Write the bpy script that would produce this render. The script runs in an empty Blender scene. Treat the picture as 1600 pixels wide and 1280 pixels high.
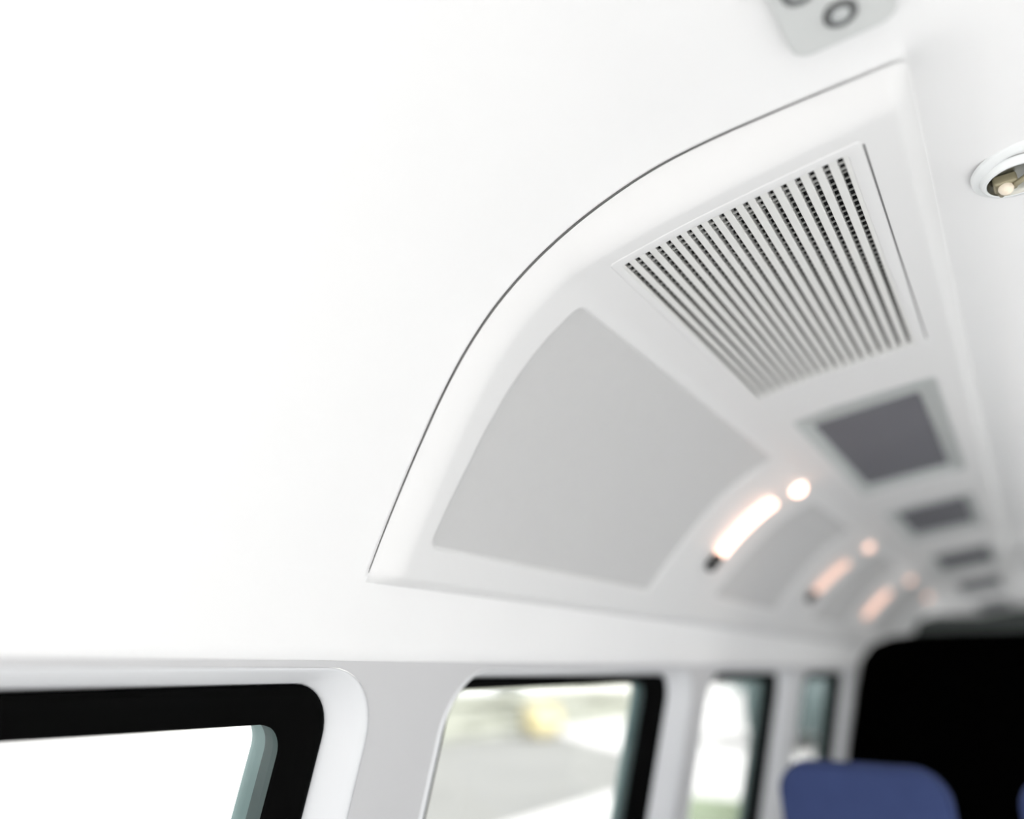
import bpy, bmesh, math, random
import numpy as np
from mathutils import Vector, Matrix

random.seed(4)
scene = bpy.context.scene
COL = scene.collection
CZ = 1.25                      # height of the camera above the cabin floor

# ------------------------------------------------------------------ camera
cam_data = bpy.data.cameras.new('camera')
cam_data.sensor_width = 36.0
cam_data.lens = 24.75
cam_data.clip_start = 0.02
cam_data.clip_end = 300
cam_data.dof.use_dof = True
cam_data.dof.focus_distance = 1.125
cam_data.dof.aperture_fstop = 0.60
cam = bpy.data.objects.new('camera', cam_data)
COL.objects.link(cam)
cam.location = (0, 0, CZ)
cam.rotation_euler = Vector((-0.53570, 0.77048, 0.34551)).to_track_quat('-Z', 'Y').to_euler()
scene.camera = cam

# ------------------------------------------------------------------ sky, sun, exposure
world = bpy.data.worlds.new('overcast_sky')
scene.world = world
world.use_nodes = True
wn = world.node_tree
bg = wn.nodes['Background']
bg.inputs[0].default_value = (1.0, 1.0, 1.0, 1)
bg.inputs[1].default_value = 1.0
sun_d = bpy.data.lights.new('sun', 'SUN')
sun_d.energy = 4.5
sun_d.angle = math.radians(12)
sun_d.color = (1.0, 0.995, 0.99)
sun = bpy.data.objects.new('sun', sun_d)
COL.objects.link(sun)
sun.rotation_euler = Vector((-0.74, 0.25, -0.62)).to_track_quat('-Z', 'Y').to_euler()
vs = scene.view_settings
vs.view_transform = 'Standard'
vs.look = 'None'
vs.gamma = 1.0
vs.use_curve_mapping = False
vs.exposure = 1.25
scene.cycles.use_denoising = True
scene.cycles.max_bounces = 14
scene.cycles.diffuse_bounces = 8
scene.cycles.transparent_max_bounces = 16
scene.cycles.sample_clamp_indirect = 8.0


# ------------------------------------------------------------------ materials
def mat(name, color, rough=0.5, bump=0.0, bscale=200.0, var=0.03, vscale=6.0, metal=0.0,
        emit=None, estr=0.0, spec=0.5):
    m = bpy.data.materials.new(name)
    m.use_nodes = True
    nt = m.node_tree
    b = nt.nodes['Principled BSDF']
    b.inputs['Roughness'].default_value = rough
    b.inputs['Metallic'].default_value = metal
    b.inputs['Specular IOR Level'].default_value = spec
    tc = nt.nodes.new('ShaderNodeTexCoord')
    n1 = nt.nodes.new('ShaderNodeTexNoise')
    n1.inputs['Scale'].default_value = vscale
    n1.inputs['Detail'].default_value = 3
    nt.links.new(tc.outputs['Object'], n1.inputs['Vector'])
    mx = nt.nodes.new('ShaderNodeMix')
    mx.data_type = 'RGBA'
    lo = tuple(max(0, c * (1 - var)) for c in color) + (1,)
    hi = tuple(min(1, c * (1 + var)) for c in color) + (1,)
    mx.inputs[6].default_value = lo
    mx.inputs[7].default_value = hi
    nt.links.new(n1.outputs['Fac'], mx.inputs[0])
    nt.links.new(mx.outputs[2], b.inputs['Base Color'])
    if bump:
        n2 = nt.nodes.new('ShaderNodeTexNoise')
        n2.inputs['Scale'].default_value = bscale
        n2.inputs['Detail'].default_value = 2
        nt.links.new(tc.outputs['Object'], n2.inputs['Vector'])
        bp = nt.nodes.new('ShaderNodeBump')
        bp.inputs['Strength'].default_value = bump
        bp.inputs['Distance'].default_value = 0.002
        nt.links.new(n2.outputs['Fac'], bp.inputs['Height'])
        nt.links.new(bp.outputs['Normal'], b.inputs['Normal'])
    if emit:
        b.inputs['Emission Color'].default_value = tuple(emit) + (1,)
        b.inputs['Emission Strength'].default_value = estr
    return m


def glass_mat(name, tint, rough=0.02):
    m = bpy.data.materials.new(name)
    m.use_nodes = True
    nt = m.node_tree
    nt.nodes.clear()
    out = nt.nodes.new('ShaderNodeOutputMaterial')
    tr = nt.nodes.new('ShaderNodeBsdfTransparent')
    gl = nt.nodes.new('ShaderNodeBsdfGlossy')
    gl.inputs['Roughness'].default_value = rough
    lw = nt.nodes.new('ShaderNodeLayerWeight')
    lw.inputs['Blend'].default_value = 0.5
    pw = nt.nodes.new('ShaderNodeMath')
    pw.operation = 'POWER'
    pw.inputs[1].default_value = 5.0
    nt.links.new(lw.outputs['Facing'], pw.inputs[0])
    fr = nt.nodes.new('ShaderNodeMath')
    fr.operation = 'MULTIPLY_ADD'
    fr.inputs[1].default_value = 0.6
    fr.inputs[2].default_value = 0.03
    nt.links.new(pw.outputs[0], fr.inputs[0])
    mix = nt.nodes.new('ShaderNodeMixShader')
    n1 = nt.nodes.new('ShaderNodeTexNoise')
    n1.inputs['Scale'].default_value = 3.0
    mx = nt.nodes.new('ShaderNodeMix')
    mx.data_type = 'RGBA'
    mx.inputs[6].default_value = tuple(c * 0.98 for c in tint) + (1,)
    mx.inputs[7].default_value = tuple(tint) + (1,)
    nt.links.new(n1.outputs['Fac'], mx.inputs[0])
    nt.links.new(mx.outputs[2], tr.inputs['Color'])
    nt.links.new(fr.outputs[0], mix.inputs[0])
    nt.links.new(tr.outputs[0], mix.inputs[1])
    nt.links.new(gl.outputs[0], mix.inputs[2])
    nt.links.new(mix.outputs[0], out.inputs['Surface'])
    return m


M = {
    'headliner': mat('white_headliner', (0.82, 0.82, 0.82), 0.6, 0.05, 300, 0.01),
    'duct': mat('white_duct_plastic', (0.695, 0.695, 0.695), 0.5, 0.04, 300, 0.01),
    'panel': mat('pale_grey_fabric', (0.525, 0.525, 0.525), 0.9, 0.15, 900, 0.02, 40),
    'wall': mat('light_grey_wall_plastic', (0.545, 0.545, 0.553), 0.6, 0.04, 300, 0.01),
    'trim': mat('white_window_trim', (0.66, 0.67, 0.685), 0.45, 0.02, 200, 0.01),
    'rubber': mat('black_rubber', (0.0022, 0.0022, 0.0022), 0.75, 0.05, 300, 0.1, spec=0.02),
    'teal': mat('teal_glass_edge', (0.16, 0.24, 0.235), 0.3, 0, 0, 0.2, 12),
    'darkteal': mat('dark_teal_seal', (0.045, 0.070, 0.068), 0.4, 0, 0, 0.2, 12),
    'pane': glass_mat('window_glass', (0.955, 0.965, 0.965)),
    'slat': mat('white_vent_plastic', (0.66, 0.66, 0.645), 0.55, 0.08, 400, 0.03, 60),
    'bridge': mat('grey_vent_mesh', (0.32, 0.32, 0.31), 0.7),
    'slot_shade': mat('dark_slot_shade', (0.012, 0.012, 0.012), 0.9),
    'gap_shade': mat('dark_grey_gap_shade', (0.16, 0.16, 0.16), 0.8),
    'joint_shade': mat('mid_grey_joint_shade', (0.22, 0.22, 0.22), 0.8),
    'frame': mat('pale_green_grey_plastic', (0.46, 0.485, 0.478), 0.5, 0.03, 200, 0.02),
    'screen': mat('dark_slate_panel', (0.145, 0.145, 0.160), 0.8, 0.0, 1, 0.04, 5, spec=0.1),
    'console': mat('light_grey_console', (0.575, 0.59, 0.583), 0.5, 0.03, 200, 0.02),
    'bezel': mat('dark_grey_bezel', (0.10, 0.105, 0.105), 0.35, 0, 1, 0.1, 80),
    'lens_grey': mat('grey_lens', (0.48, 0.50, 0.50), 0.3, 0, 1, 0.08, 90),
    'chrome': mat('brushed_metal', (0.42, 0.42, 0.38), 0.3, 0.05, 200, 0.1, 40, metal=0.9),
    'brass': mat('brassy_bulb_holder', (0.30, 0.27, 0.18), 0.45, 0.05, 200, 0.15, 60, metal=0.4),
    'bulb': mat('warm_bulb_glass', (0.86, 0.76, 0.62), 0.25, 0, 1, 0.04, 30),
    'ring': mat('white_lamp_ring', (0.80, 0.82, 0.82), 0.35, 0, 1, 0.01),
    'cap': mat('black_lamp_cap', (0.01, 0.01, 0.01), 0.5),
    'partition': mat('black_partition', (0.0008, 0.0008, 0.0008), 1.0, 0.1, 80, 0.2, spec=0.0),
    'bulkhead': mat('dark_green_grey_bulkhead', (0.085, 0.097, 0.093), 0.7, 0.05, 80, 0.1),
    'seat': mat('blue_seat_fabric', (0.038, 0.056, 0.145), 0.95, 0.3, 500, 0.12, 14, spec=0.2),
    'seat_dark': mat('dark_seat_plastic', (0.03, 0.03, 0.035), 0.6),
    'floor': mat('grey_vinyl_floor', (0.70, 0.70, 0.70), 0.7, 0.1, 300, 0.05, 20),
    'ground': mat('pale_paving', (0.48, 0.47, 0.46), 0.9, 0.2, 40, 0.08, 0.6),
    'asphalt': mat('worn_pale_asphalt', (0.165, 0.165, 0.155), 0.9, 0.2, 40, 0.25, 0.5),
    'grass': mat('grass', (0.15, 0.185, 0.115), 0.95, 0.5, 30, 0.25, 2.0),
    'hedge': mat('hedge_leaves', (0.25, 0.255, 0.215), 0.9, 0.8, 20, 0.35, 4.0),
    'plaster': mat('pale_plaster', (0.62, 0.61, 0.57), 0.9, 0.1, 10, 0.05, 0.8),
    'tealwall': mat('teal_grey_cladding', (0.13, 0.18, 0.18), 0.8, 0.1, 10, 0.08, 0.8),
    'carwhite': mat('white_car_paint', (0.75, 0.76, 0.77), 0.25, 0, 1, 0.01),
    'cartealgrey': mat('teal_grey_car_paint', (0.075, 0.105, 0.105), 0.4, 0, 1, 0.03),
    'yellowplastic': mat('pale_yellow_plastic', (0.46, 0.40, 0.22), 0.6, 0, 1, 0.05),
    'carglass': mat('dark_car_glass', (0.03, 0.035, 0.04), 0.08, 0, 1, 0.05),
    'tyre': mat('tyre_rubber', (0.02, 0.02, 0.02), 0.85),
    'rim': mat('wheel_rim', (0.5, 0.5, 0.5), 0.35, metal=0.8),
}
WARM = (1.0, 0.55, 0.40)


def lamp_mat(name, strength):
    return mat(name, (0.9, 0.75, 0.68), 0.4, 0, 1, 0.01, emit=WARM, estr=strength)


# ------------------------------------------------------------------ helpers
def link(name, me, m, parent=None, smooth=True, **props):
    o = bpy.data.objects.new(name, me)
    COL.objects.link(o)
    if m is not None:
        me.materials.clear()
        me.materials.append(m)
    if smooth:
        for p in me.polygons:
            p.use_smooth = True
    if parent is not None:
        o.parent = parent
    for k, v in props.items():
        o[k] = v
    return o


def thing(name, label, cat, loc=(0, 0, 0), group=None):
    o = bpy.data.objects.new(name, None)
    COL.objects.link(o)
    o.location = loc
    o.empty_display_size = 0.05
    o['label'] = label
    o['category'] = cat
    if group:
        o['group'] = group
    bpy.context.view_layer.update()
    return o


def part(name, me, m, parent, smooth=True, **props):
    """mesh given in world coordinates, parented to an Empty at its own location"""
    me.transform(Matrix.Translation(-parent.matrix_world.translation))
    return link(name, me, m, parent, smooth, **props)


def pydata(name, v, f):
    me = bpy.data.meshes.new(name)
    me.from_pydata([tuple(map(float, p)) for p in v], [], f)
    me.update()
    return me


def bm_mesh(name, bm):
    bmesh.ops.recalc_face_normals(bm, faces=bm.faces)
    me = bpy.data.meshes.new(name)
    bm.to_mesh(me)
    bm.free()
    return me


def grid_mesh(name, P, mask=None):
    """P: array (ny, nu, 3)"""
    ny, nu = P.shape[:2]
    idx = np.arange(ny * nu).reshape(ny, nu)
    q = np.stack([idx[:-1, :-1], idx[:-1, 1:], idx[1:, 1:], idx[1:, :-1]], -1)
    if mask is not None:
        q = q[mask]
    q = q.reshape(-1, 4)
    me = bpy.data.meshes.new(name)
    me.vertices.add(ny * nu)
    me.vertices.foreach_set('co', P.reshape(-1).astype(np.float32))
    me.loops.add(len(q) * 4)
    me.loops.foreach_set('vertex_index', q.reshape(-1).astype(np.int32))
    me.polygons.add(len(q))
    me.polygons.foreach_set('loop_start', (np.arange(len(q)) * 4).astype(np.int32))
    me.polygons.foreach_set('loop_total', np.full(len(q), 4, np.int32))
    me.update(calc_edges=True)
    me.validate()
    return me


def bevel_box(name, lo, hi, r=0.01, seg=3, skew=0.0):
    bm = bmesh.new()
    bmesh.ops.create_cube(bm, size=1)
    for v in bm.verts:
        for i in range(3):
            v.co[i] = lo[i] if v.co[i] < 0 else hi[i]
        v.co.y += skew * (hi[0] - v.co.x)
    if r > 0:
        bmesh.ops.bevel(bm, geom=list(bm.edges), offset=r, segments=seg, profile=0.5, affect='EDGES')
    return bm_mesh(name, bm)


def lathe(name, prof, center, axis=(0, 0, 1), n=40):
    """prof: list of (radius, height along axis)"""
    ax = Vector(axis).normalized()
    t = ax.orthogonal().normalized()
    b = ax.cross(t)
    c = Vector(center)
    v, f = [], []
    for (r, h) in prof:
        for k in range(n):
            a = 2 * math.pi * k / n
            v.append(c + ax * h + (t * math.cos(a) + b * math.sin(a)) * r)
    for i in range(len(prof) - 1):
        for k in range(n):
            f.append((i * n + k, i * n + (k + 1) % n, (i + 1) * n + (k + 1) % n, (i + 1) * n + k))
    me = pydata(name, v, f)
    bm = bmesh.new()
    bm.from_mesh(me)
    bmesh.ops.remove_doubles(bm, verts=bm.verts, dist=1e-6)
    bpy.data.meshes.remove(me)
    return bm_mesh(name, bm)


def tube(name, pts, r, n=14, round_ends=True):
    pts = [Vector(p) for p in pts]
    rings = []
    path = []
    d0 = (pts[1] - pts[0]).normalized()
    d1 = (pts[-1] - pts[-2]).normalized()
    if round_ends:
        for k in range(4):
            a = math.pi / 2 * (1 - k / 4)
            path.append((pts[0] - d0 * r * math.sin(a), max(r * math.cos(a), 1e-4)))
    for p in pts:
        path.append((p, r))
    if round_ends:
        for k in range(1, 5):
            a = math.pi / 2 * k / 4
            path.append((pts[-1] + d1 * r * math.sin(a), max(r * math.cos(a), 1e-4)))
    v, f = [], []
    up = d0.orthogonal().normalized()
    for i, (p, rr) in enumerate(path):
        q = path[min(i + 1, len(path) - 1)][0] - path[max(i - 1, 0)][0]
        q.normalize()
        up = (up - q * up.dot(q)).normalized()
        s = q.cross(up)
        for k in range(n):
            a = 2 * math.pi * k / n
            v.append(p + (up * math.cos(a) + s * math.sin(a)) * rr)
    m = len(path)
    for i in range(m - 1):
        for k in range(n):
            f.append((i * n + k, i * n + (k + 1) % n, (i + 1) * n + (k + 1) % n, (i + 1) * n + k))
    f.append(tuple(range(n))[::-1])
    f.append(tuple((m - 1) * n + k for k in range(n)))
    return pydata(name, v, f)


# ------------------------------------------------------------------ cabin cross-section
# x to the right, z relative to the camera height; from the wall above the windows up to the flat ceiling
CTRL = np.array([[-0.8898, 0.1357], [-0.8539, 0.2132], [-0.8156, 0.2894], [-0.775, 0.3644], [-0.732, 0.4381],
                 [-0.6827, 0.5078], [-0.6245, 0.57], [-0.5568, 0.6219], [-0.4824, 0.6635], [-0.4031, 0.695],
                 [-0.3207, 0.7168], [-0.236, 0.7263], [-0.1507, 0.729], [-0.0653, 0.7295], [0.02, 0.7295]])


def catmull(P, n):
    Q = []
    E = np.vstack([2 * P[0] - P[1], P, 2 * P[-1] - P[-2]])
    for i in range(1, len(E) - 2):
        for k in range(n):
            t = k / n
            a, b, c, d = E[i - 1], E[i], E[i + 1], E[i + 2]
            Q.append(0.5 * (2 * b + (c - a) * t + (2 * a - 5 * b + 4 * c - d) * t * t + (3 * b - a - 3 * c + d) * t ** 3))
    Q.append(E[-2])
    return np.array(Q)


_q = catmull(CTRL, 24)
_d = np.r_[0, np.cumsum(np.hypot(*np.diff(_q, axis=0).T))]
L = _d[-1]
_u = np.linspace(0, L, 600)
_q = np.stack([np.interp(_u, _d, _q[:, i]) for i in (0, 1)], 1)
_t = np.gradient(_q, axis=0)
_t /= np.hypot(*_t.T)[:, None]
_n = np.stack([_t[:, 1], -_t[:, 0]], 1)


# the duct's upper facet is flatter than the headliner arc behind it: extra thickness B(u)
_fa, _fb = 0.64, 1.17
_pa = np.array([np.interp(_fa, _u, _q[:, i]) for i in (0, 1)])
_pb = np.array([np.interp(_fb, _u, _q[:, i]) for i in (0, 1)])
_ce = (_pb - _pa) / np.hypot(*(_pb - _pa))
_cn = np.array([_ce[1], -_ce[0]])
_B = np.clip((_pa - _q) @ _cn / (_n @ _cn), 0, None) * ((_u > _fa) & (_u < _fb)) * 0.72
for _ in range(60):
    _B[1:-1] = 0.5 * _B[1:-1] + 0.25 * (_B[:-2] + _B[2:])


def surf(u, y, h, facet=True):
    """point(s) at arc length u along the cross-section, distance y along the cabin, h proud of the headliner"""
    u = np.asarray(u, float)
    if facet:
        h = h + np.interp(u, _u, _B)
    x = np.interp(u, _u, _q[:, 0]) + h * np.interp(u, _u, _n[:, 0])
    z = np.interp(u, _u, _q[:, 1]) + h * np.interp(u, _u, _n[:, 1])
    # straight continuation past both ends
    e0 = np.minimum(u, 0)
    e1 = np.maximum(u - L, 0)
    x = x + e0 * _t[0, 0] + e1 * _t[-1, 0]
    z = z + e0 * _t[0, 1] + e1 * _t[-1, 1]
    y = np.broadcast_to(np.asarray(y, float), x.shape)
    return np.stack([x, y, z + CZ], -1)


def sdf_poly(px, py, poly, r=0.0):
    """signed distance (negative inside) to a rounded convex polygon"""
    poly = np.array(poly, float)
    c = poly.mean(0)
    n = len(poly)
    if r > 0:   # inset by r: move edges
        lines = []
        for i in range(n):
            a, b = poly[i], poly[(i + 1) % n]
            e = (b - a) / np.hypot(*(b - a))
            nn = np.array([-e[1], e[0]])
            if nn @ (c - a) < 0:
                nn = -nn
            lines.append((a + nn * r, e))
        new = []
        for i in range(n):
            (p1, e1), (p2, e2) = lines[i - 1], lines[i]
            A = np.array([e1, -e2]).T
            s = np.linalg.solve(A, p2 - p1)
            new.append(p1 + e1 * s[0])
        poly = np.array(new)
    d2 = np.full(px.shape, 1e9)
    inside = np.ones(px.shape, bool)
    for i in range(n):
        a, b = poly[i], poly[(i + 1) % n]
        e = b - a
        wx, wy = px - a[0], py - a[1]
        t = np.clip((wx * e[0] + wy * e[1]) / (e @ e), 0, 1)
        d2 = np.minimum(d2, (wx - e[0] * t) ** 2 + (wy - e[1] * t) ** 2)
        s = e[0] * wy - e[1] * wx
        sc = e[0] * (c[1] - a[1]) - e[1] * (c[0] - a[0])
        inside &= (s * sc >= 0)
    d = np.sqrt(d2)
    return np.where(inside, -d, d) - r


def sstep(t):
    t = np.clip(t, 0, 1)
    return t * t * (3 - 2 * t)


YR = -1.15                     # unseen open rear end of the cabin, added to let daylight in
Y0, YE = 0.85, 11.0            # near and far end of the ceiling duct
H0 = 0.030                     # how far it stands proud
YC = 7.15                      # the lower cove ends here

# fabric panels in the cove, corners as (u, y)
PANELS = [
    [(0.083, 0.935), (0.083, 1.850), (0.612, 2.185), (0.612, 0.977)],
    [(0.100, 2.320), (0.100, 3.040), (0.590, 3.520), (0.590, 2.790)],
    [(0.100, 3.620), (0.100, 4.350), (0.580, 5.080), (0.580, 4.270)],
    [(0.100, 5.050), (0.100, 6.000), (0.560, 6.850), (0.560, 5.850)],
]
# dark panels in the flat part: outer frame and inner dark panel (u0, u1, y0, y1)
WELLS = [
    ((0.735, 1.118, 1.955, 3.03), (0.776, 1.068, 2.085, 2.96)),
    ((0.745, 1.112, 3.46, 4.34), (0.790, 1.072, 3.61, 4.27)),
    ((0.740, 1.118, 5.04, 6.08), (0.778, 1.088, 5.20, 5.95)),
    ((0.738, 1.120, 6.80, 8.05), (0.770, 1.092, 6.95, 7.95)),
    ((0.738, 1.120, 9.15, 10.7), (0.770, 1.092, 9.30, 10.6)),
]
VENT_OUT = (0.700, 1.122, 0.929, 1.742)
VENT_IN = (0.716, 1.100, 0.948, 1.706)


def rect(r):
    return [(r[0], r[2]), (r[0], r[3]), (r[1], r[3]), (r[1], r[2])]


# ------------------------------------------------------------------ structure: headliner (ceiling and upper left wall)
def build_ceiling():
    low = [(-0.958, 0.004), (-0.942, 0.0055), (-0.931, 0.0095), (-0.923, 0.0155), (-0.9165, 0.0235), (-0.9125, 0.033), (-0.910, 0.044), (-0.9075, 0.058), (-0.902, 0.088), (-0.896, 0.115)]
    us = np.linspace(0, L, 150)
    prof = [(x, z, 0, 0, None) for x, z in low]
    for u in us:
        x, z = np.interp(u, _u, _q[:, 0]), np.interp(u, _u, _q[:, 1])
        prof.append((x, z, np.interp(u, _u, _n[:, 0]), np.interp(u, _u, _n[:, 1]), u))
    for x in (0.0215, 0.024, 0.030, 0.037, 0.045, 0.053, 0.061, 0.07, 0.08, 0.09, 0.10, 0.12, 0.16, 0.22, 0.28, 0.35):
        prof.append((x, 0.7295, 0, -1, None))
    rev = [(0.7 - p[0], p[1], -p[2], p[3], None) for p in prof[::-1][1:]]
    prof = prof + rev
    rows = list(np.linspace(YR, 0.80, 16)) + [0.815, 0.83, 0.84, Y0 - 0.0085, Y0 - 0.0082, Y0 - 0.0004, Y0 - 0.0001, Y0 + 0.015, Y0 + 0.03, Y0 + 0.045, Y0 + 0.06, Y0 + 0.08] \
        + list(np.linspace(0.95, 11.6, 40))
    P = np.zeros((len(rows), len(prof), 3))
    for j, y in enumerate(rows):
        groove = abs(y - (Y0 - 0.0042)) < 0.0041
        for i, (x, z, nx, nz, u) in enumerate(prof):
            off = 0.0
            if u is not None:
                if groove and 0.02 < u < L - 0.012:
                    off = -0.03
                if y > Y0 + 0.02 and 0.03 < u < L - 0.03:
                    off = -0.02
            yy_ = y
            if u is not None and abs(y - (Y0 - 0.0084)) < 0.0003:      # the joint is widest at mid-arc
                yy_ = Y0 - 0.0018 - 0.0042 * math.sin(math.pi * min(max(u / L, 0), 1)) ** 0.8 + (y - (Y0 - 0.0084))
            # a shallow valley in the ceiling runs along the duct
            xm = min(x, 0.7 - x)
            ch = 0.020 * float(sstep((xm - 0.012) / 0.010)) * float(1 - sstep((xm - 0.022) / 0.095)) * float(sstep((y - 0.80) / 0.12))
            P[j, i] = (x + nx * off, yy_, z + nz * off + CZ + ch)
    me = grid_mesh('ceiling', P)
    o = link('ceiling', me, M['headliner'], kind='structure')
    return o


build_ceiling()

# ------------------------------------------------------------------ structure: window walls
TL = math.tan(math.radians(15))


def wall_pt(y, z, off=0.0, side=-1):
    x = -0.93 + TL * z - off
    if side > 0:
        x = 0.7 - x
    return (x, y, z + CZ)


def rr_loop(y0, y1, zt, zb, r, k=10):
    pts = []
    for (cy, cz, a0) in ((y1 - r, zt - r, 90), (y1 - r, zb + r, 0), (y0 + r, zb + r, -90), (y0 + r, zt - r, -180)):
        for i in range(k + 1):
            a = math.radians(a0 - 90 * i / k)
            pts.append((cy + r * math.cos(a), cz + r * math.sin(a)))
    return pts


# opening (y0, y1, top), frame outer, frame inner, glass edge
WINS = [
    dict(o=(-0.37, 0.945, 0.002), a=(-0.30, 0.885, -0.024), b=(-0.23, 0.818, -0.083), c=(-0.20, 0.782, -0.066), bay=(-0.47, 1.04)),
    dict(o=(1.134, 2.425, 0.000), a=(1.20, 2.320, -0.018), b=(1.225, 2.185, -0.042), c=(1.24, 2.145, -0.03), bay=(1.04, 2.487)),
    dict(o=(2.55, 3.74, 0.000), a=(2.61, 3.60, -0.018), b=(2.63, 3.47, -0.048), c=(2.65, 3.43, -0.035), bay=(2.487, 3.80)),
    dict(o=(3.86, 5.10, 0.000), a=(3.92, 5.02, -0.018), b=(3.95, 4.83, -0.055), c=(3.97, 4.76, -0.043), bay=(3.80, 5.18)),
]
ZB = -0.80


RWINS = []  # unseen right-hand windows, put in and enlarged to light the cabin
for (y0_, y1_, zb_) in ((-0.60, 1.00, -0.85), (1.15, 2.42, -1.12), (2.56, 3.74, -1.12), (3.88, 5.10, -1.12), (5.30, 6.60, -1.12), (6.76, 8.06, -1.12), (8.22, 9.52, -1.12)):
    RWINS.append(dict(o=(y0_, y1_, 0.0), a=(y0_ + 0.03, y1_ - 0.03, -0.02), b=(y0_ + 0.06, y1_ - 0.06, -0.05), c=(y0_ + 0.07, y1_ - 0.07, -0.055), bay=(y0_ - 0.07, y1_ + 0.07), zb=zb_))
for i_ in range(len(RWINS) - 1):
    m_ = (RWINS[i_]['o'][1] + RWINS[i_ + 1]['o'][0]) / 2
    RWINS[i_]['bay'] = (RWINS[i_]['bay'][0], m_)
    RWINS[i_ + 1]['bay'] = (m_, RWINS[i_ + 1]['bay'][1])


def build_wall(name, side, wins):
    bm = bmesh.new()

    def poly(y0, y1, hole=None):
        n = 8
        outer = [(y0, 0.012), (y1, 0.012), (y1, -CZ), (y0, -CZ)]
        vs_o = [bm.verts.new(wall_pt(y, z, 0, side)) for y, z in outer]
        ed = [bm.edges.new((vs_o[i], vs_o[(i + 1) % 4])) for i in range(4)]
        if hole:
            vh = [bm.verts.new(wall_pt(y, z, 0, side)) for y, z in hole]
            ed += [bm.edges.new((vh[i], vh[(i + 1) % len(vh)])) for i in range(len(vh))]
            bmesh.ops.triangle_fill(bm, use_beauty=True, use_dissolve=False, edges=ed)
        else:
            bm.faces.new(vs_o)
    poly(YR, wins[0]['bay'][0])
    for w in wins:
        poly(w['bay'][0], w['bay'][1], rr_loop(w['o'][0], w['o'][1], w['o'][2], w.get('zb', ZB), 0.12))
    poly(wins[-1]['bay'][1], 11.6)
    return link(name, bm_mesh(name, bm), M['wall'], smooth=False, kind='structure')


build_wall('wall_left', -1, WINS)
build_wall('wall_right', 1, RWINS)


def loft(name, loops, side):
    n = len(loops[0][0])
    v, f = [], []
    for lp, off in loops:
        for (y, z) in lp:
            v.append(wall_pt(y, z, off, side))
    for i in range(len(loops) - 1):
        for k in range(n):
            f.append((i * n + k, i * n + (k + 1) % n, (i + 1) * n + (k + 1) % n, (i + 1) * n + k))
    return pydata(name, v, f)


def build_window(w, num, side, full=True):
    o, a, b, c = w['o'], w['a'], w['b'], w['c']
    ZB = w.get('zb', -0.80)
    lo = rr_loop(o[0], o[1], o[2], ZB, 0.12)
    la = rr_loop(a[0], a[1], a[2], ZB + 0.05, 0.085)
    lb = rr_loop(b[0], b[1], b[2], ZB + 0.11, 0.05)
    lc = rr_loop(c[0], c[1], c[2], ZB + 0.13, 0.05)

    def mixl(p, q, t):
        return [(x0 + (x1 - x0) * t, z0 + (z1 - z0) * t) for (x0, z0), (x1, z1) in zip(p, q)]
    root = bpy.data.objects.new('window_%d' % num, None)
    COL.objects.link(root)
    root.location = wall_pt((o[0] + o[1]) / 2, ZB, 0, side)
    root['kind'] = 'structure'
    bpy.context.view_layer.update()
    loops = [(lo, 0.002), (mixl(lo, la, 0.02), -0.0015), (mixl(lo, la, 0.10), -0.003), (mixl(lo, la, 0.18), -0.001)]
    for t in (0.3, 0.45, 0.6, 0.75, 0.88, 1.0):
        loops.append((mixl(lo, la, t), 0.0 + 0.052 * ((t - 0.18) / 0.82) ** 1.15))
    part('window_trim', loft('window_trim', loops, side), M['trim'], root)
    part('window_frame', loft('window_frame', [(la, 0.06), (la, 0.045), (mixl(la, lb, 0.12), 0.041), (mixl(la, lb, 0.3), 0.045),
                                               (mixl(la, lb, 0.5), 0.055), (mixl(la, lb, 0.95), 0.06), (lb, 0.064), (lb, 0.09)], side),
         M['rubber'], root)
    part('glass_seal', loft('glass_seal', [(lb, 0.067), (mixl(lb, lc, 0.25), 0.072), (mixl(lb, lc, 0.55), 0.077)], side), M['darkteal'], root)
    part('glass_edge', loft('glass_edge', [(mixl(lb, lc, 0.55), 0.077), (mixl(lb, lc, 0.8), 0.080), (lc, 0.083), (lc, 0.092)], side), M['teal'], root)
    n = len(lb)
    v = [wall_pt(y, z, 0.071, side) for y, z in lb] + [wall_pt(y, z, 0.076, side) for y, z in lb]
    f = [tuple(range(n)), tuple(range(n, 2 * n))[::-1]] + [(k, (k + 1) % n, n + (k + 1) % n, n + k) for k in range(n)]
    part('pane', pydata('pane', v, f), M['pane'], root, smooth=False)
    return root


for i, w in enumerate(WINS):
    build_window(w, i + 1, -1)
for i, w in enumerate(RWINS):
    build_window(w, i + 5, 1)

# floor, far end
fl = bevel_box('floor', (-1.27, YR, -0.06), (1.97, 11.6, 0.0), 0)
link('floor', fl, M['floor'], smooth=False, kind='structure')
bm = bmesh.new()
for (x0_, x1_, z0_, z1_) in ((-1.3, -0.85, 0, 2.05), (1.55, 2.0, 0, 2.05), (-0.85, 1.55, 0, 0.45), (-0.85, 1.55, 0.95, 2.05)):
    r_ = bmesh.ops.create_cube(bm, size=1)
    for v in r_['verts']:
        v.co = Vector((x1_ if v.co.x > 0 else x0_, 11.66 if v.co.y > 0 else 11.6, z1_ if v.co.z > 0 else z0_))
link('wall_end', bm_mesh('wall_end', bm), M['bulkhead'], smooth=False, kind='structure')   # unseen windscreen opening added to light the far ceiling


def plate_xz(name, pts, y0, y1, r=0.0):
    bm = bmesh.new()
    vs_ = [bm.verts.new((x, y0, z + CZ)) for x, z in pts]
    f = bm.faces.new(vs_)
    g = bmesh.ops.extrude_face_region(bm, geom=[f])
    for e in g['geom']:
        if isinstance(e, bmesh.types.BMVert):
            e.co.y = y1
    return bm_mesh(name, bm)


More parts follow.
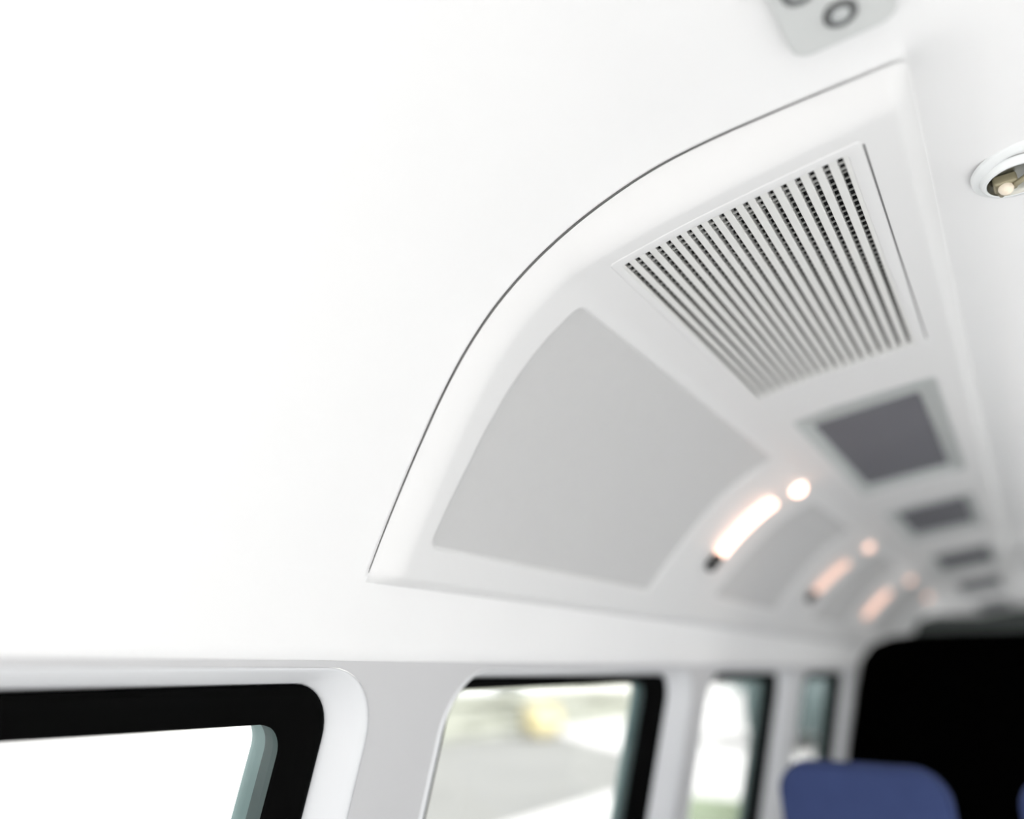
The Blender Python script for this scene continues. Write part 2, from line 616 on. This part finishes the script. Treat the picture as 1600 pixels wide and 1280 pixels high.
# ------------------------------------------------------------------ ceiling duct
duct = thing('ceiling_duct', 'long white curved ceiling duct above the windows, with grey fabric panels', 'duct', (-0.6, Y0, CZ + 0.55))


def build_shell():
    ys = np.r_[np.arange(Y0, 2.25, 0.004), np.arange(2.25, 4.4, 0.01), np.arange(4.4, YE + 0.01, 0.03)]
    us = np.linspace(0, L, 290)
    U, Y = np.meshgrid(us, ys)
    d = -sdf_poly(U, Y, [(0, Y0), (0, YE), (L, YE), (L, Y0)], 0.028)
    # chamfer: wider at the near end than along the sides
    dn = Y - Y0
    wid = np.where(dn < np.minimum(U, L - U) * 1.0, 0.052, 0.030)
    dl = np.clip(np.minimum(U / 0.028, (L - U) / 0.026), 0, 1)
    dv = np.clip(dn / 0.054, 0, 1)
    dcorner = np.clip(d / 0.03, 0, 1)
    e = lambda t: 1 - (1 - t) ** 1.7
    HB = H0 + np.interp(U, _u, _B)
    h = HB * e(dl) * e(dv)
    h = np.minimum(h, HB * np.sqrt(np.clip(d / 0.02, 0, 1)))
    for k, p in enumerate(PANELS):
        s = sdf_poly(U, Y, p, 0.022)
        w_ = 0.008 if k == 0 else 0.02
        h = h - 0.007 * sstep(-s / w_)
    for (ou, inn) in WELLS:
        s = sdf_poly(U, Y, rect(ou), 0.02)
        h = h - 0.024 * sstep(-s / 0.012)
    s = sdf_poly(U, Y, rect((0.709, 1.112, 0.940, 1.72)), 0.004)
    h = h - 0.026 * sstep(-s / 0.006)
    P = surf(U, Y, h, False)
    mask = ~((Y[:-1, :-1] > YC) & (U[:-1, :-1] < 0.62))
    return grid_mesh('shell', P, mask)


part('shell', build_shell(), M['duct'], duct)
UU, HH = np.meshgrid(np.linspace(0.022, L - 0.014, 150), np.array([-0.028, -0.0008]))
part('edge_shade', grid_mesh('edge_shade', surf(UU, np.full(UU.shape, Y0 - 0.0006), HH, False)), M['joint_shade'], duct, label='thin dark grey strip painted as shade in the joint along the curved near edge')  # grey strip standing in for the shadow inside the open joint
for k, p in enumerate(PANELS):
    a, b, c, d_ = [np.array(q) for q in p]
    s = np.linspace(0, 1, 40)
    S_, T_ = np.meshgrid(s, s)
    UV = (a[None, None] * ((1 - S_) * (1 - T_))[..., None] + b[None, None] * (S_ * (1 - T_))[..., None]
          + c[None, None] * (S_ * T_)[..., None] + d_[None, None] * ((1 - S_) * T_)[..., None])
    top = surf(UV[..., 0], UV[..., 1], H0 - 0.007 + 0.0022)
    part('inset_panel', grid_mesh('inset_panel', top), M['panel'], duct, label='smooth pale grey inset panel')

# ------------------------------------------------------------------ air vent in the duct
vent = thing('air_vent', 'white slotted air vent grille with narrow dark slots at the near end of the duct', 'vent',
             tuple(surf(0.91, 1.34, H0)))


def rr_uv(r, rad, step=0.012):
    u0, u1, y0, y1 = r
    pts = []

    def seg(a, b):
        n = max(1, int(math.hypot(b[0] - a[0], b[1] - a[1]) / step))
        for i in range(n):
            t = i / n
            pts.append((a[0] + (b[0] - a[0]) * t, a[1] + (b[1] - a[1]) * t))
    cs = [((u1 - rad, y0 + rad), -90), ((u1 - rad, y1 - rad), 0), ((u0 + rad, y1 - rad), 90), ((u0 + rad, y0 + rad), 180)]
    for i, (c, a0) in enumerate(cs):
        arc = [(c[0] + rad * math.cos(math.radians(a0 + 90 * t / 5)), c[1] + rad * math.sin(math.radians(a0 + 90 * t / 5))) for t in range(6)]
        pts.extend(arc[:-1])
        nxt, na = cs[(i + 1) % 4]
        seg(arc[-1], (nxt[0] + rad * math.cos(math.radians(na)), nxt[1] + rad * math.sin(math.radians(na))))
    return pts


def remap(pts, src, dst):
    return [(dst[0] + (u - src[0]) / (src[1] - src[0]) * (dst[1] - dst[0]),
             dst[2] + (y - src[2]) / (src[3] - src[2]) * (dst[3] - dst[2])) for u, y in pts]


def chord(u, y, h, span):
    """like surf, but flat across the span (u0, u1)"""
    t = ((np.asarray(u) - span[0]) / (span[1] - span[0]))[..., None]
    a = surf(np.full(np.shape(u), span[0]), y, h)
    b = surf(np.full(np.shape(u), span[1]), y, h)
    return a * (1 - t) + b * t


def ring_mesh(name, src, rad, levels):
    """levels: list of (rect, h); all loops follow the rounded loop of src"""
    base = rr_uv(src, rad)
    n = len(base)
    v, f = [], []
    for lev in levels:
        r, h = lev[0], lev[1]
        lp = np.array(remap(base, src, r))
        v.extend(chord(lp[:, 0], lp[:, 1], h, lev[2]) if len(lev) > 2 else surf(lp[:, 0], lp[:, 1], h))
    for i in range(len(levels) - 1):
        for k in range(n):
            f.append((i * n + k, i * n + (k + 1) % n, (i + 1) * n + (k + 1) % n, (i + 1) * n + k))
    return pydata(name, v, f)


def shrink(r, a):
    return (r[0] + a, r[1] - a, r[2] + a, r[3] - a)


part('vent_frame', ring_mesh('vent_frame', VENT_OUT, 0.010, [
    (VENT_OUT, 0.028), (VENT_OUT, 0.0301), (shrink(VENT_OUT, 0.0015), 0.0308), (shrink(VENT_OUT, 0.003), 0.0311),
    (shrink(VENT_IN, -0.003), 0.0318), (VENT_IN, 0.031), (VENT_IN, 0.012)]), M['duct'], vent)
NS = 19
pitch = (VENT_IN[1] - VENT_IN[0]) / NS
slot = 0.0083


def bar_uv(name, u0, u1, y0, y1, h0, h1, ny=1):
    v = []
    ys = np.linspace(y0, y1, ny + 1)
    for y in ys:
        for (u, h) in ((u0, h0), (u0, h1 - 0.001), (u0 + 0.001, h1), (u1 - 0.001, h1), (u1, h1 - 0.001), (u1, h0)):
            v.append(surf(u, y, h))
    f = []
    for j in range(ny):
        for k in range(5):
            f.append((j * 6 + k, j * 6 + k + 1, (j + 1) * 6 + k + 1, (j + 1) * 6 + k))
    f.append((0, 1, 2, 3, 4, 5))
    f.append(tuple(ny * 6 + k for k in range(6))[::-1])
    return pydata(name, v, f)


for k in range(NS + 1):
    uc = VENT_IN[0] + k * pitch
    u0, u1 = uc - (pitch - slot) / 2, uc + (pitch - slot) / 2
    u0, u1 = max(u0, VENT_IN[0] - 0.001), min(u1, VENT_IN[1] + 0.001)
    part('slat', bar_uv('slat', u0, u1, VENT_IN[2] - 0.002, VENT_IN[3] + 0.002, 0.014, 0.0318), M['slat'], vent, smooth=False)
bv, bf = [], []
for k in range(NS):
    uc = VENT_IN[0] + (k + 0.5) * pitch
    y = VENT_IN[2] + 0.0115
    while y < VENT_IN[3] - 0.005:
        i = len(bv)
        nb = round((y - VENT_IN[2] - 0.0115) / 0.0165)
        ht = 0.0316 if nb == 0 else (0.0300 if nb == 1 else 0.0250)
        hb = ht - 0.0022
        dyw = 0.0017 if nb < 2 else 0.0013
        for (du, dy, h) in ((-1, -1, hb), (1, -1, hb), (1, 1, hb), (-1, 1, hb), (-1, -1, ht), (1, -1, ht), (1, 1, ht), (-1, 1, ht)):
            bv.append(surf(uc + du * slot * 0.52, y + dy * dyw, h))
        bf += [(i + 4, i + 5, i + 6, i + 7), (i, i + 1, i + 5, i + 4), (i + 2, i + 3, i + 7, i + 6), (i + 3, i, i + 4, i + 7), (i + 1, i + 2, i + 6, i + 5)]
        y += 0.0165
part('slot_bridges', pydata('slot_bridges', bv, bf), M['bridge'], vent, smooth=False, kind='stuff')
uu = np.linspace(VENT_IN[0] - 0.004, VENT_IN[1] + 0.004, 24)
yy = np.array([VENT_IN[2] - 0.004, VENT_IN[3] + 0.004])
UU, YY = np.meshgrid(uu, yy)
part('slot_shade', grid_mesh('slot_shade', surf(UU, YY, 0.0125)), M['slot_shade'], vent)  # near-black sheet: the shade inside the slots is put into its colour
part('gap_shade', bar_uv('gap_shade', VENT_OUT[1] + 0.0005, VENT_OUT[1] + 0.0032, VENT_OUT[2] + 0.012, VENT_OUT[3] - 0.045, 0.026, 0.0312), M['gap_shade'], vent, smooth=False)  # dark strip painted in place of the gap shadow beside the vent frame

# ------------------------------------------------------------------ dark panels in pale frames
ORD = ['largest dark slate ceiling panel in a pale frame, nearest to the vent grille',
       'second dark slate ceiling panel, next behind the largest one',
       'third dark slate ceiling panel from the vent, a narrow dark bar',
       'fourth dark slate ceiling panel from the vent, small and blurred',
       'farthest and smallest dark ceiling panel, just above the black partition']
for k, (ou, inn) in enumerate(WELLS):
    c = surf((inn[0] + inn[1]) / 2, (inn[2] + inn[3]) / 2, 0.02)
    t = thing('ceiling_panel', ORD[k], 'ceiling panel', tuple(c), 'dark ceiling panels along the duct')
    part('panel_frame', ring_mesh('panel_frame', ou, 0.02, [
        (ou, 0.027), (shrink(ou, 0.004), 0.0295), (shrink(ou, 0.008), 0.028),
        (shrink(inn, -0.004), 0.013, inn), (inn, 0.012, inn), (inn, 0.006, inn)]), M['frame'], t)
    uu = np.linspace(inn[0] - 0.003, inn[1] + 0.003, 10)
    yy = np.linspace(inn[2] - 0.003, inn[3] + 0.003, 6)
    UU, YY = np.meshgrid(uu, yy)
    part('dark_panel', grid_mesh('dark_panel', chord(UU, YY, 0.0095, inn)), M['screen'], t, label='matt dark slate panel')

# ------------------------------------------------------------------ tube lights and round lamps in the cove ribs
RIBS = [
    (0.195, 2.165, 0.485, 2.415, 1.8, 'brightest curved tube light with black end cap, first rib after the large grey panel'),
    (0.190, 3.420, 0.430, 3.800, 0.27, 'dimmer pinkish tube light in the second rib of the cove'),
    (0.150, 4.720, 0.395, 5.190, 0.38, 'third and farthest pinkish tube light, just above the black partition'),
]
for k, (ua, ya, ub, yb, st, lab) in enumerate(RIBS):
    t = thing('tube_light', lab, 'tube light', tuple(surf(ua, ya, H0)), 'tube lights in the cove ribs')
    tt = np.linspace(0.21, 1, 14)
    r = 0.0145
    pts = surf(ua + (ub - ua) * tt, ya + (yb - ya) * tt, H0 + 0.0160)
    part('light_tube', tube('light_tube', pts, r), lamp_mat('tube_glow', st), t)
    tt = np.linspace(0.03, 0.15, 4)
    pts = surf(ua + (ub - ua) * tt, ya + (yb - ya) * tt, H0 + 0.0160)
    if k < 2:
        part('end_cap', tube('end_cap', pts, 0.0157), M['cap'], t, label='black end cap')
SPOTS = [
    (0.584, 2.524, 2.6, 'brightest round lamp at the top of the first light rib'),
    (0.566, 3.941, 0.62, 'round pinkish lamp at the top of the second light rib'),
    (0.551, 5.552, 0.55, 'round pinkish lamp above the third tube light'),
    (0.520, 6.779, 0.6, 'farthest round lamp, dim orange, at the dark end of the cove'),
]
for (u, y, st, lab) in SPOTS:
    c = surf(u, y, H0)
    nrm = surf(u, y, 1.0) - surf(u, y, 0.0)
    t = thing('round_lamp', lab, 'lamp', tuple(c), 'round lamps in the cove ribs')
    part('lamp_ring', lathe('lamp_ring', [(0.034, -0.004), (0.034, 0.002), (0.032, 0.004), (0.0265, 0.004), (0.0260, -0.002)], c, nrm, 28), M['ring'], t)
    sc_ = 1.0
    part('lamp_dome', lathe('lamp_dome', [(0.0255, -0.001), (0.0265, 0.007), (0.0250, 0.015), (0.0200, 0.022), (0.011, 0.0265), (0.0001, 0.028)], c, nrm, 28), lamp_mat('lamp_glow', st), t)

# ------------------------------------------------------------------ overhead console with round lamps, near edge of the ceiling
ZC = CZ + 0.7295
con = thing('overhead_console', 'light grey overhead console with round lamps on the ceiling, cut by the top edge', 'console', (-0.035, 0.65, ZC))
bm = bmesh.new()
pts = []
for (cx, cy, a0) in ((0.0, 0.735, 0), (-0.072, 0.735, 90), (-0.082, 0.52, 180), (0.0, 0.52, 270)):
    for i in range(7):
        a = math.radians(a0 + 90 * i / 6)
        pts.append((cx + 0.024 * math.cos(a), cy + 0.024 * math.sin(a)))
lv = []
for (s, z) in ((1.0, 0.002), (1.0, -0.012), (0.985, -0.017), (0.95, -0.019)):
    lv.append([bm.verts.new((-0.038 + (x + 0.038) * s, 0.63 + (y - 0.63) * (1 - (1 - s) * 0.5), ZC + z)) for x, y in pts])
for i in range(3):
    for k in range(len(pts)):
        bm.faces.new((lv[i][k], lv[i][(k + 1) % len(pts)], lv[i + 1][(k + 1) % len(pts)], lv[i + 1][k]))
bm.faces.new(lv[-1])
part('console_body', bm_mesh('console_body', bm), M['console'], con, smooth=False)
for (x, y) in ((-0.034, 0.712), (-0.066, 0.655)):
    c = (x, y, ZC - 0.019)
    rg = part('lamp_bezel', lathe('lamp_bezel', [(0.0185, 0), (0.0185, -0.003), (0.016, -0.0055), (0.012, -0.005), (0.0105, -0.002)], c, (0, 0, 1), 30), M['bezel'], con, label='dark grey round bezel')
    part('lamp_lens', lathe('lamp_lens', [(0.0108, -0.001), (0.0105, -0.004), (0.007, -0.006), (0.0001, -0.0068)], c, (0, 0, 1), 24), M['lens_grey'], con)

# ------------------------------------------------------------------ swivel reading spot on the ceiling
rs = thing('reading_spotlight', 'round white swivel spotlight with visible bulb on the ceiling at the right edge', 'spotlight', (0.145, 1.19, ZC))
ZR = ZC
c = (0.145, 1.190, ZR)
c2 = (0.130, 1.195, ZR)
part('outer_ring', lathe('outer_ring', [(0.0745, 0.003), (0.0745, -0.0012), (0.073, -0.0028), (0.062, -0.005), (0.058, -0.006), (0.0565, -0.005), (0.054, 0.001)], c, (0, 0, 1), 56), M['ring'], rs)
part('swivel_cup', lathe('swivel_cup', [(0.050, -0.002), (0.047, -0.012), (0.043, -0.0145), (0.0405, -0.013), (0.037, -0.0005)], c2, (0, 0, 1), 48), M['ring'], rs)
part('reflector', lathe('reflector', [(0.0405, -0.014), (0.036, -0.004), (0.022, -0.002), (0.0001, -0.0015)], c2, (0, 0, 1), 40), M['chrome'], rs)
part('bulb_holder', bevel_box('bulb_holder', (0.098, 1.183, ZR - 0.020), (0.130, 1.211, ZR - 0.002), 0.004), M['brass'], rs)
part('bulb', lathe('bulb', [(0.0001, -0.034), (0.005, -0.033), (0.009, -0.029), (0.011, -0.024), (0.0095, -0.018), (0.008, -0.012)], (0.113, 1.194, ZR), (0, 0, 1), 20), M['bulb'], rs)
part('bracket_arm', tube('bracket_arm', [(0.106, 1.225, ZR - 0.003), (0.108, 1.218, ZR - 0.018), (0.112, 1.201, ZR - 0.022)], 0.0045, 8), M['brass'], rs)
part('bracket_arm', tube('bracket_arm', [(0.154, 1.171, ZR - 0.003), (0.148, 1.178, ZR - 0.018), (0.127, 1.190, ZR - 0.022)], 0.0045, 8), M['brass'], rs)

# ------------------------------------------------------------------ dark end of the cabin
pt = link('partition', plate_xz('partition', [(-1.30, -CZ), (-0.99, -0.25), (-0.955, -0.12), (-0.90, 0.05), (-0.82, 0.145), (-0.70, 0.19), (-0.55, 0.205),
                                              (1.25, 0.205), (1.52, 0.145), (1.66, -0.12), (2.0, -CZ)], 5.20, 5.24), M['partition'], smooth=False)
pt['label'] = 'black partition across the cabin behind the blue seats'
pt['category'] = 'partition'
bh = link('cross_beam', plate_xz('cross_beam', [(-0.86, 0.0), (-0.86, 0.10), (-0.80, 0.29), (-0.72, 0.39), (-0.60, 0.43), (-0.40, 0.42), (-0.10, 0.40),
                                            (1.0, 0.40), (1.55, 0.10), (1.55, 0.0)], 7.17, 7.21), M['bulkhead'], smooth=False)
bh['label'] = 'dark green-grey cross beam showing above the black partition'
bh['category'] = 'beam'


# ------------------------------------------------------------------ seats
def seat_mesh_back(w, h, th):
    """rounded backrest in local coordinates: x width, z height"""
    bm = bmesh.new()
    n = 12
    rr = 0.085
    pts = [(-w / 2, 0.0), (w / 2, 0.0)]
    for i in range(n + 1):
        a = math.radians(90 * i / n)
        pts.append((w / 2 - rr + rr * math.cos(a) - 0.012 * (i / n), h - rr + rr * math.sin(a)))
    for i in range(n + 1):
        a = math.radians(90 + 90 * i / n)
        pts.append((-w / 2 + rr + rr * math.cos(a) + 0.012 * (1 - i / n), h - rr + rr * math.sin(a)))
    f = bm.faces.new([bm.verts.new((x, -th / 2, z)) for x, z in pts])
    g = bmesh.ops.extrude_face_region(bm, geom=[f])
    for e in g['geom']:
        if isinstance(e, bmesh.types.BMVert):
            e.co.y = th / 2
    ed = [e for e in bm.edges if abs(e.verts[0].co.y - e.verts[1].co.y) < 1e-5]
    bmesh.ops.bevel(bm, geom=ed, offset=0.03, segments=4, profile=0.5, affect='EDGES')
    return bm_mesh('backrest', bm)


def make_seat(x, y, label):
    t = thing('passenger_seat', label, 'seat', (x, y, 0), 'blue passenger seats')
    b = link('backrest', seat_mesh_back(0.47, 0.62, 0.10), M['seat'], t)
    b.location = (0, -0.02, 0.365)
    b.rotation_euler.x = math.radians(5)
    link('cushion', bevel_box('cushion', (-0.235, 0.0, 0.34), (0.235, 0.46, 0.46), 0.035, 4), M['seat'], t)
    link('seat_frame', bevel_box('seat_frame', (-0.21, 0.02, 0.29), (0.21, 0.42, 0.345), 0.01, 2), M['seat_dark'], t)
    for sx in (-0.16, 0.16):
        link('leg', bevel_box('leg', (sx - 0.025, 0.06, 0.0), (sx + 0.025, 0.38, 0.295), 0.008, 2), M['seat_dark'], t)
    link('armrest', bevel_box('armrest', (0.238, 0.05, 0.60), (0.278, 0.36, 0.64), 0.012, 3), M['seat_dark'], t)
    return t


make_seat(-0.492, 2.60, 'blue fabric passenger seat with rounded top in front of the black partition')
make_seat(0.130, 2.60, 'blue fabric passenger seat at the right edge, only its corner in view')

# ------------------------------------------------------------------ outside
GZ = -0.45
link('ground', pydata('ground', [(-120, -80, GZ), (80, -80, GZ), (80, 160, GZ), (-120, 160, GZ)], [(0, 1, 2, 3)]), M['ground'], smooth=False, kind='structure')
link('asphalt_lot', bevel_box('asphalt_lot', (-12.6, 6.0, GZ), (-5.4, 13.2, GZ + 0.02), 0, skew=0.9), M['asphalt'], smooth=False, kind='structure')
gs = bevel_box('grass', (-4.5, 8.4, GZ), (-2.6, 10.5, GZ + 0.05), 0)
link('grass', gs, M['grass'], smooth=False, kind='stuff', label='green grass verge seen through the third window', category='grass')


def hedge(x, y, lx, ly, h, label):
    bm = bmesh.new()
    bmesh.ops.create_cube(bm, size=1)
    bmesh.ops.subdivide_edges(bm, edges=list(bm.edges), cuts=14, use_grid_fill=True)
    rnd = random.Random(int(y * 10))
    for v in bm.verts:
        p = v.co.copy()
        v.co = Vector((p.x * lx, p.y * ly, (p.z + 0.5) * h))
        v.co += p.normalized() * rnd.uniform(-0.12, 0.16)
        v.co.z = max(v.co.z, 0.0)
    me = bm_mesh('hedge', bm)
    o = link('hedge', me, M['hedge'], smooth=False, label=label, category='hedge')
    o.location = (x, y, GZ)
    return o


hedge(-13.0, 19, 1.4, 13, 1.0, 'pale olive hedge seen blurred through the second window')


def building(x0, x1, y0, y1, h, m, label):
    t = thing('street_building', label, 'building', ((x0 + x1) / 2, (y0 + y1) / 2, GZ))
    part('wall', bevel_box('wall', (x0, y0, GZ), (x1, y1, GZ + h), 0), m, t, smooth=False)
    part('roof', bevel_box('roof', (x0 - 0.3, y0 - 0.3, GZ + h), (x1 + 0.3, y1 + 0.3, GZ + h + 0.3), 0.05), M['seat_dark'], t, smooth=False)
    wy = y0 + 2
    while wy < y1 - 2:
        part('building_window', bevel_box('building_window', (x1 - 0.05, wy, GZ + 2.6), (x1 + 0.04, wy + 1.4, GZ + 4.0), 0.02, 1), M['carglass'], t, smooth=False)
        wy += 3.2
    return t


building(-34, -24, 14, 60, 7, M['plaster'], 'pale plastered building far outside the second and third windows')
building(-22, -13, 64, 90, 6, M['tealwall'], 'teal-grey clad building far outside the fourth window')


def car(x, y, rz, paint, label, h=1.45, ln=4.2, van=False):
    t = thing('parked_car', label, 'car', (x, y, GZ))
    t.rotation_euler.z = rz
    w = 0.86
    if van:
        prof = [(-2.1, 0.35), (-2.1, 1.0), (-2.05, 1.75), (-1.9, 1.9), (0.9, 1.9), (1.35, 1.15), (2.05, 0.95), (2.15, 0.7), (2.15, 0.35)]
    else:
        prof = [(-2.1, 0.35), (-2.12, 0.75), (-2.0, 0.95), (-1.35, 1.0), (-0.85, 1.40), (-0.6, 1.45), (0.35, 1.43), (1.05, 0.98), (1.95, 0.82), (2.12, 0.65), (2.12, 0.35)]
    bm = bmesh.new()
    f = bm.faces.new([bm.verts.new((px, -w, pz)) for px, pz in prof])
    g = bmesh.ops.extrude_face_region(bm, geom=[f])
    for e in g['geom']:
        if isinstance(e, bmesh.types.BMVert):
            e.co.y = w
    for v in bm.verts:
        if v.co.z > 1.05:
            v.co.y *= 0.86
    bmesh.ops.bevel(bm, geom=list(bm.edges), offset=0.06, segments=3, profile=0.5, affect='EDGES')
    link('body', bm_mesh('body', bm), paint, t)
    for s in (-1, 1):
        gp = [(-0.95, 1.03), (-0.72, 1.34), (0.28, 1.34), (0.80, 1.03)] if not van else [(0.1, 1.15), (0.1, 1.7), (0.82, 1.7), (1.15, 1.15)]
        v = [(px, s * (w * (0.985 if pz < 1.1 else 0.875) + 0.004), pz) for px, pz in gp]
        v += [(px, s * (w * (0.985 if pz < 1.1 else 0.875) - 0.03), pz) for px, pz in gp]
        link('side_window', pydata('side_window', v, [(0, 1, 2, 3), (7, 6, 5, 4), (0, 4, 5, 1), (1, 5, 6, 2), (2, 6, 7, 3), (3, 7, 4, 0)]), M['carglass'], t, smooth=False)
        for wx in (-1.3, 1.35):
            wm = lathe('wheel', [(0.0001, 0.1), (0.2, 0.1), (0.29, 0.09), (0.32, 0.05), (0.32, -0.05), (0.29, -0.09), (0.0001, -0.09)], (wx, s * (w - 0.08), 0.32), (0, s, 0), 24)
            wh = link('wheel', wm, M['tyre'], t)
            link('wheel_rim', lathe('wheel_rim', [(0.0001, 0.115), (0.16, 0.112), (0.19, 0.1)], (wx, s * (w - 0.08), 0.32), (0, s, 0), 20), M['rim'], wh)
    return t


car(-16.5, 23.0, math.radians(70), M['carwhite'], 'white parked car beyond the hedge outside the second window')
car(-4.7, 19.3, math.radians(88), M['cartealgrey'], 'dark teal-grey parked van outside the fourth window', van=True)

gb = thing('grit_bin', 'pale yellow bin in front of the hedge outside the second window', 'bin', (-11.0, 17.2, GZ))
bm = bmesh.new()
bmesh.ops.create_cube(bm, size=1)
for v in bm.verts:
    t_ = 1.0 if v.co.z > 0 else 0.84
    v.co = Vector((v.co.x * 0.7 * t_, v.co.y * 1.0 * t_, (v.co.z + 0.5) * 0.55))
bmesh.ops.bevel(bm, geom=list(bm.edges), offset=0.03, segments=2, affect='EDGES')
link('tub', bm_mesh('tub', bm), M['yellowplastic'], gb)
bm = bmesh.new()
bmesh.ops.create_cube(bm, size=1)
for v in bm.verts:
    t_ = 0.80 if v.co.z > 0 else 1.06
    v.co = Vector((v.co.x * 0.7 * t_, v.co.y * 1.0 * t_, 0.55 + (v.co.z + 0.5) * 0.22))
bmesh.ops.bevel(bm, geom=list(bm.edges), offset=0.03, segments=2, affect='EDGES')
link('lid', bm_mesh('lid', bm), M['yellowplastic'], gb)
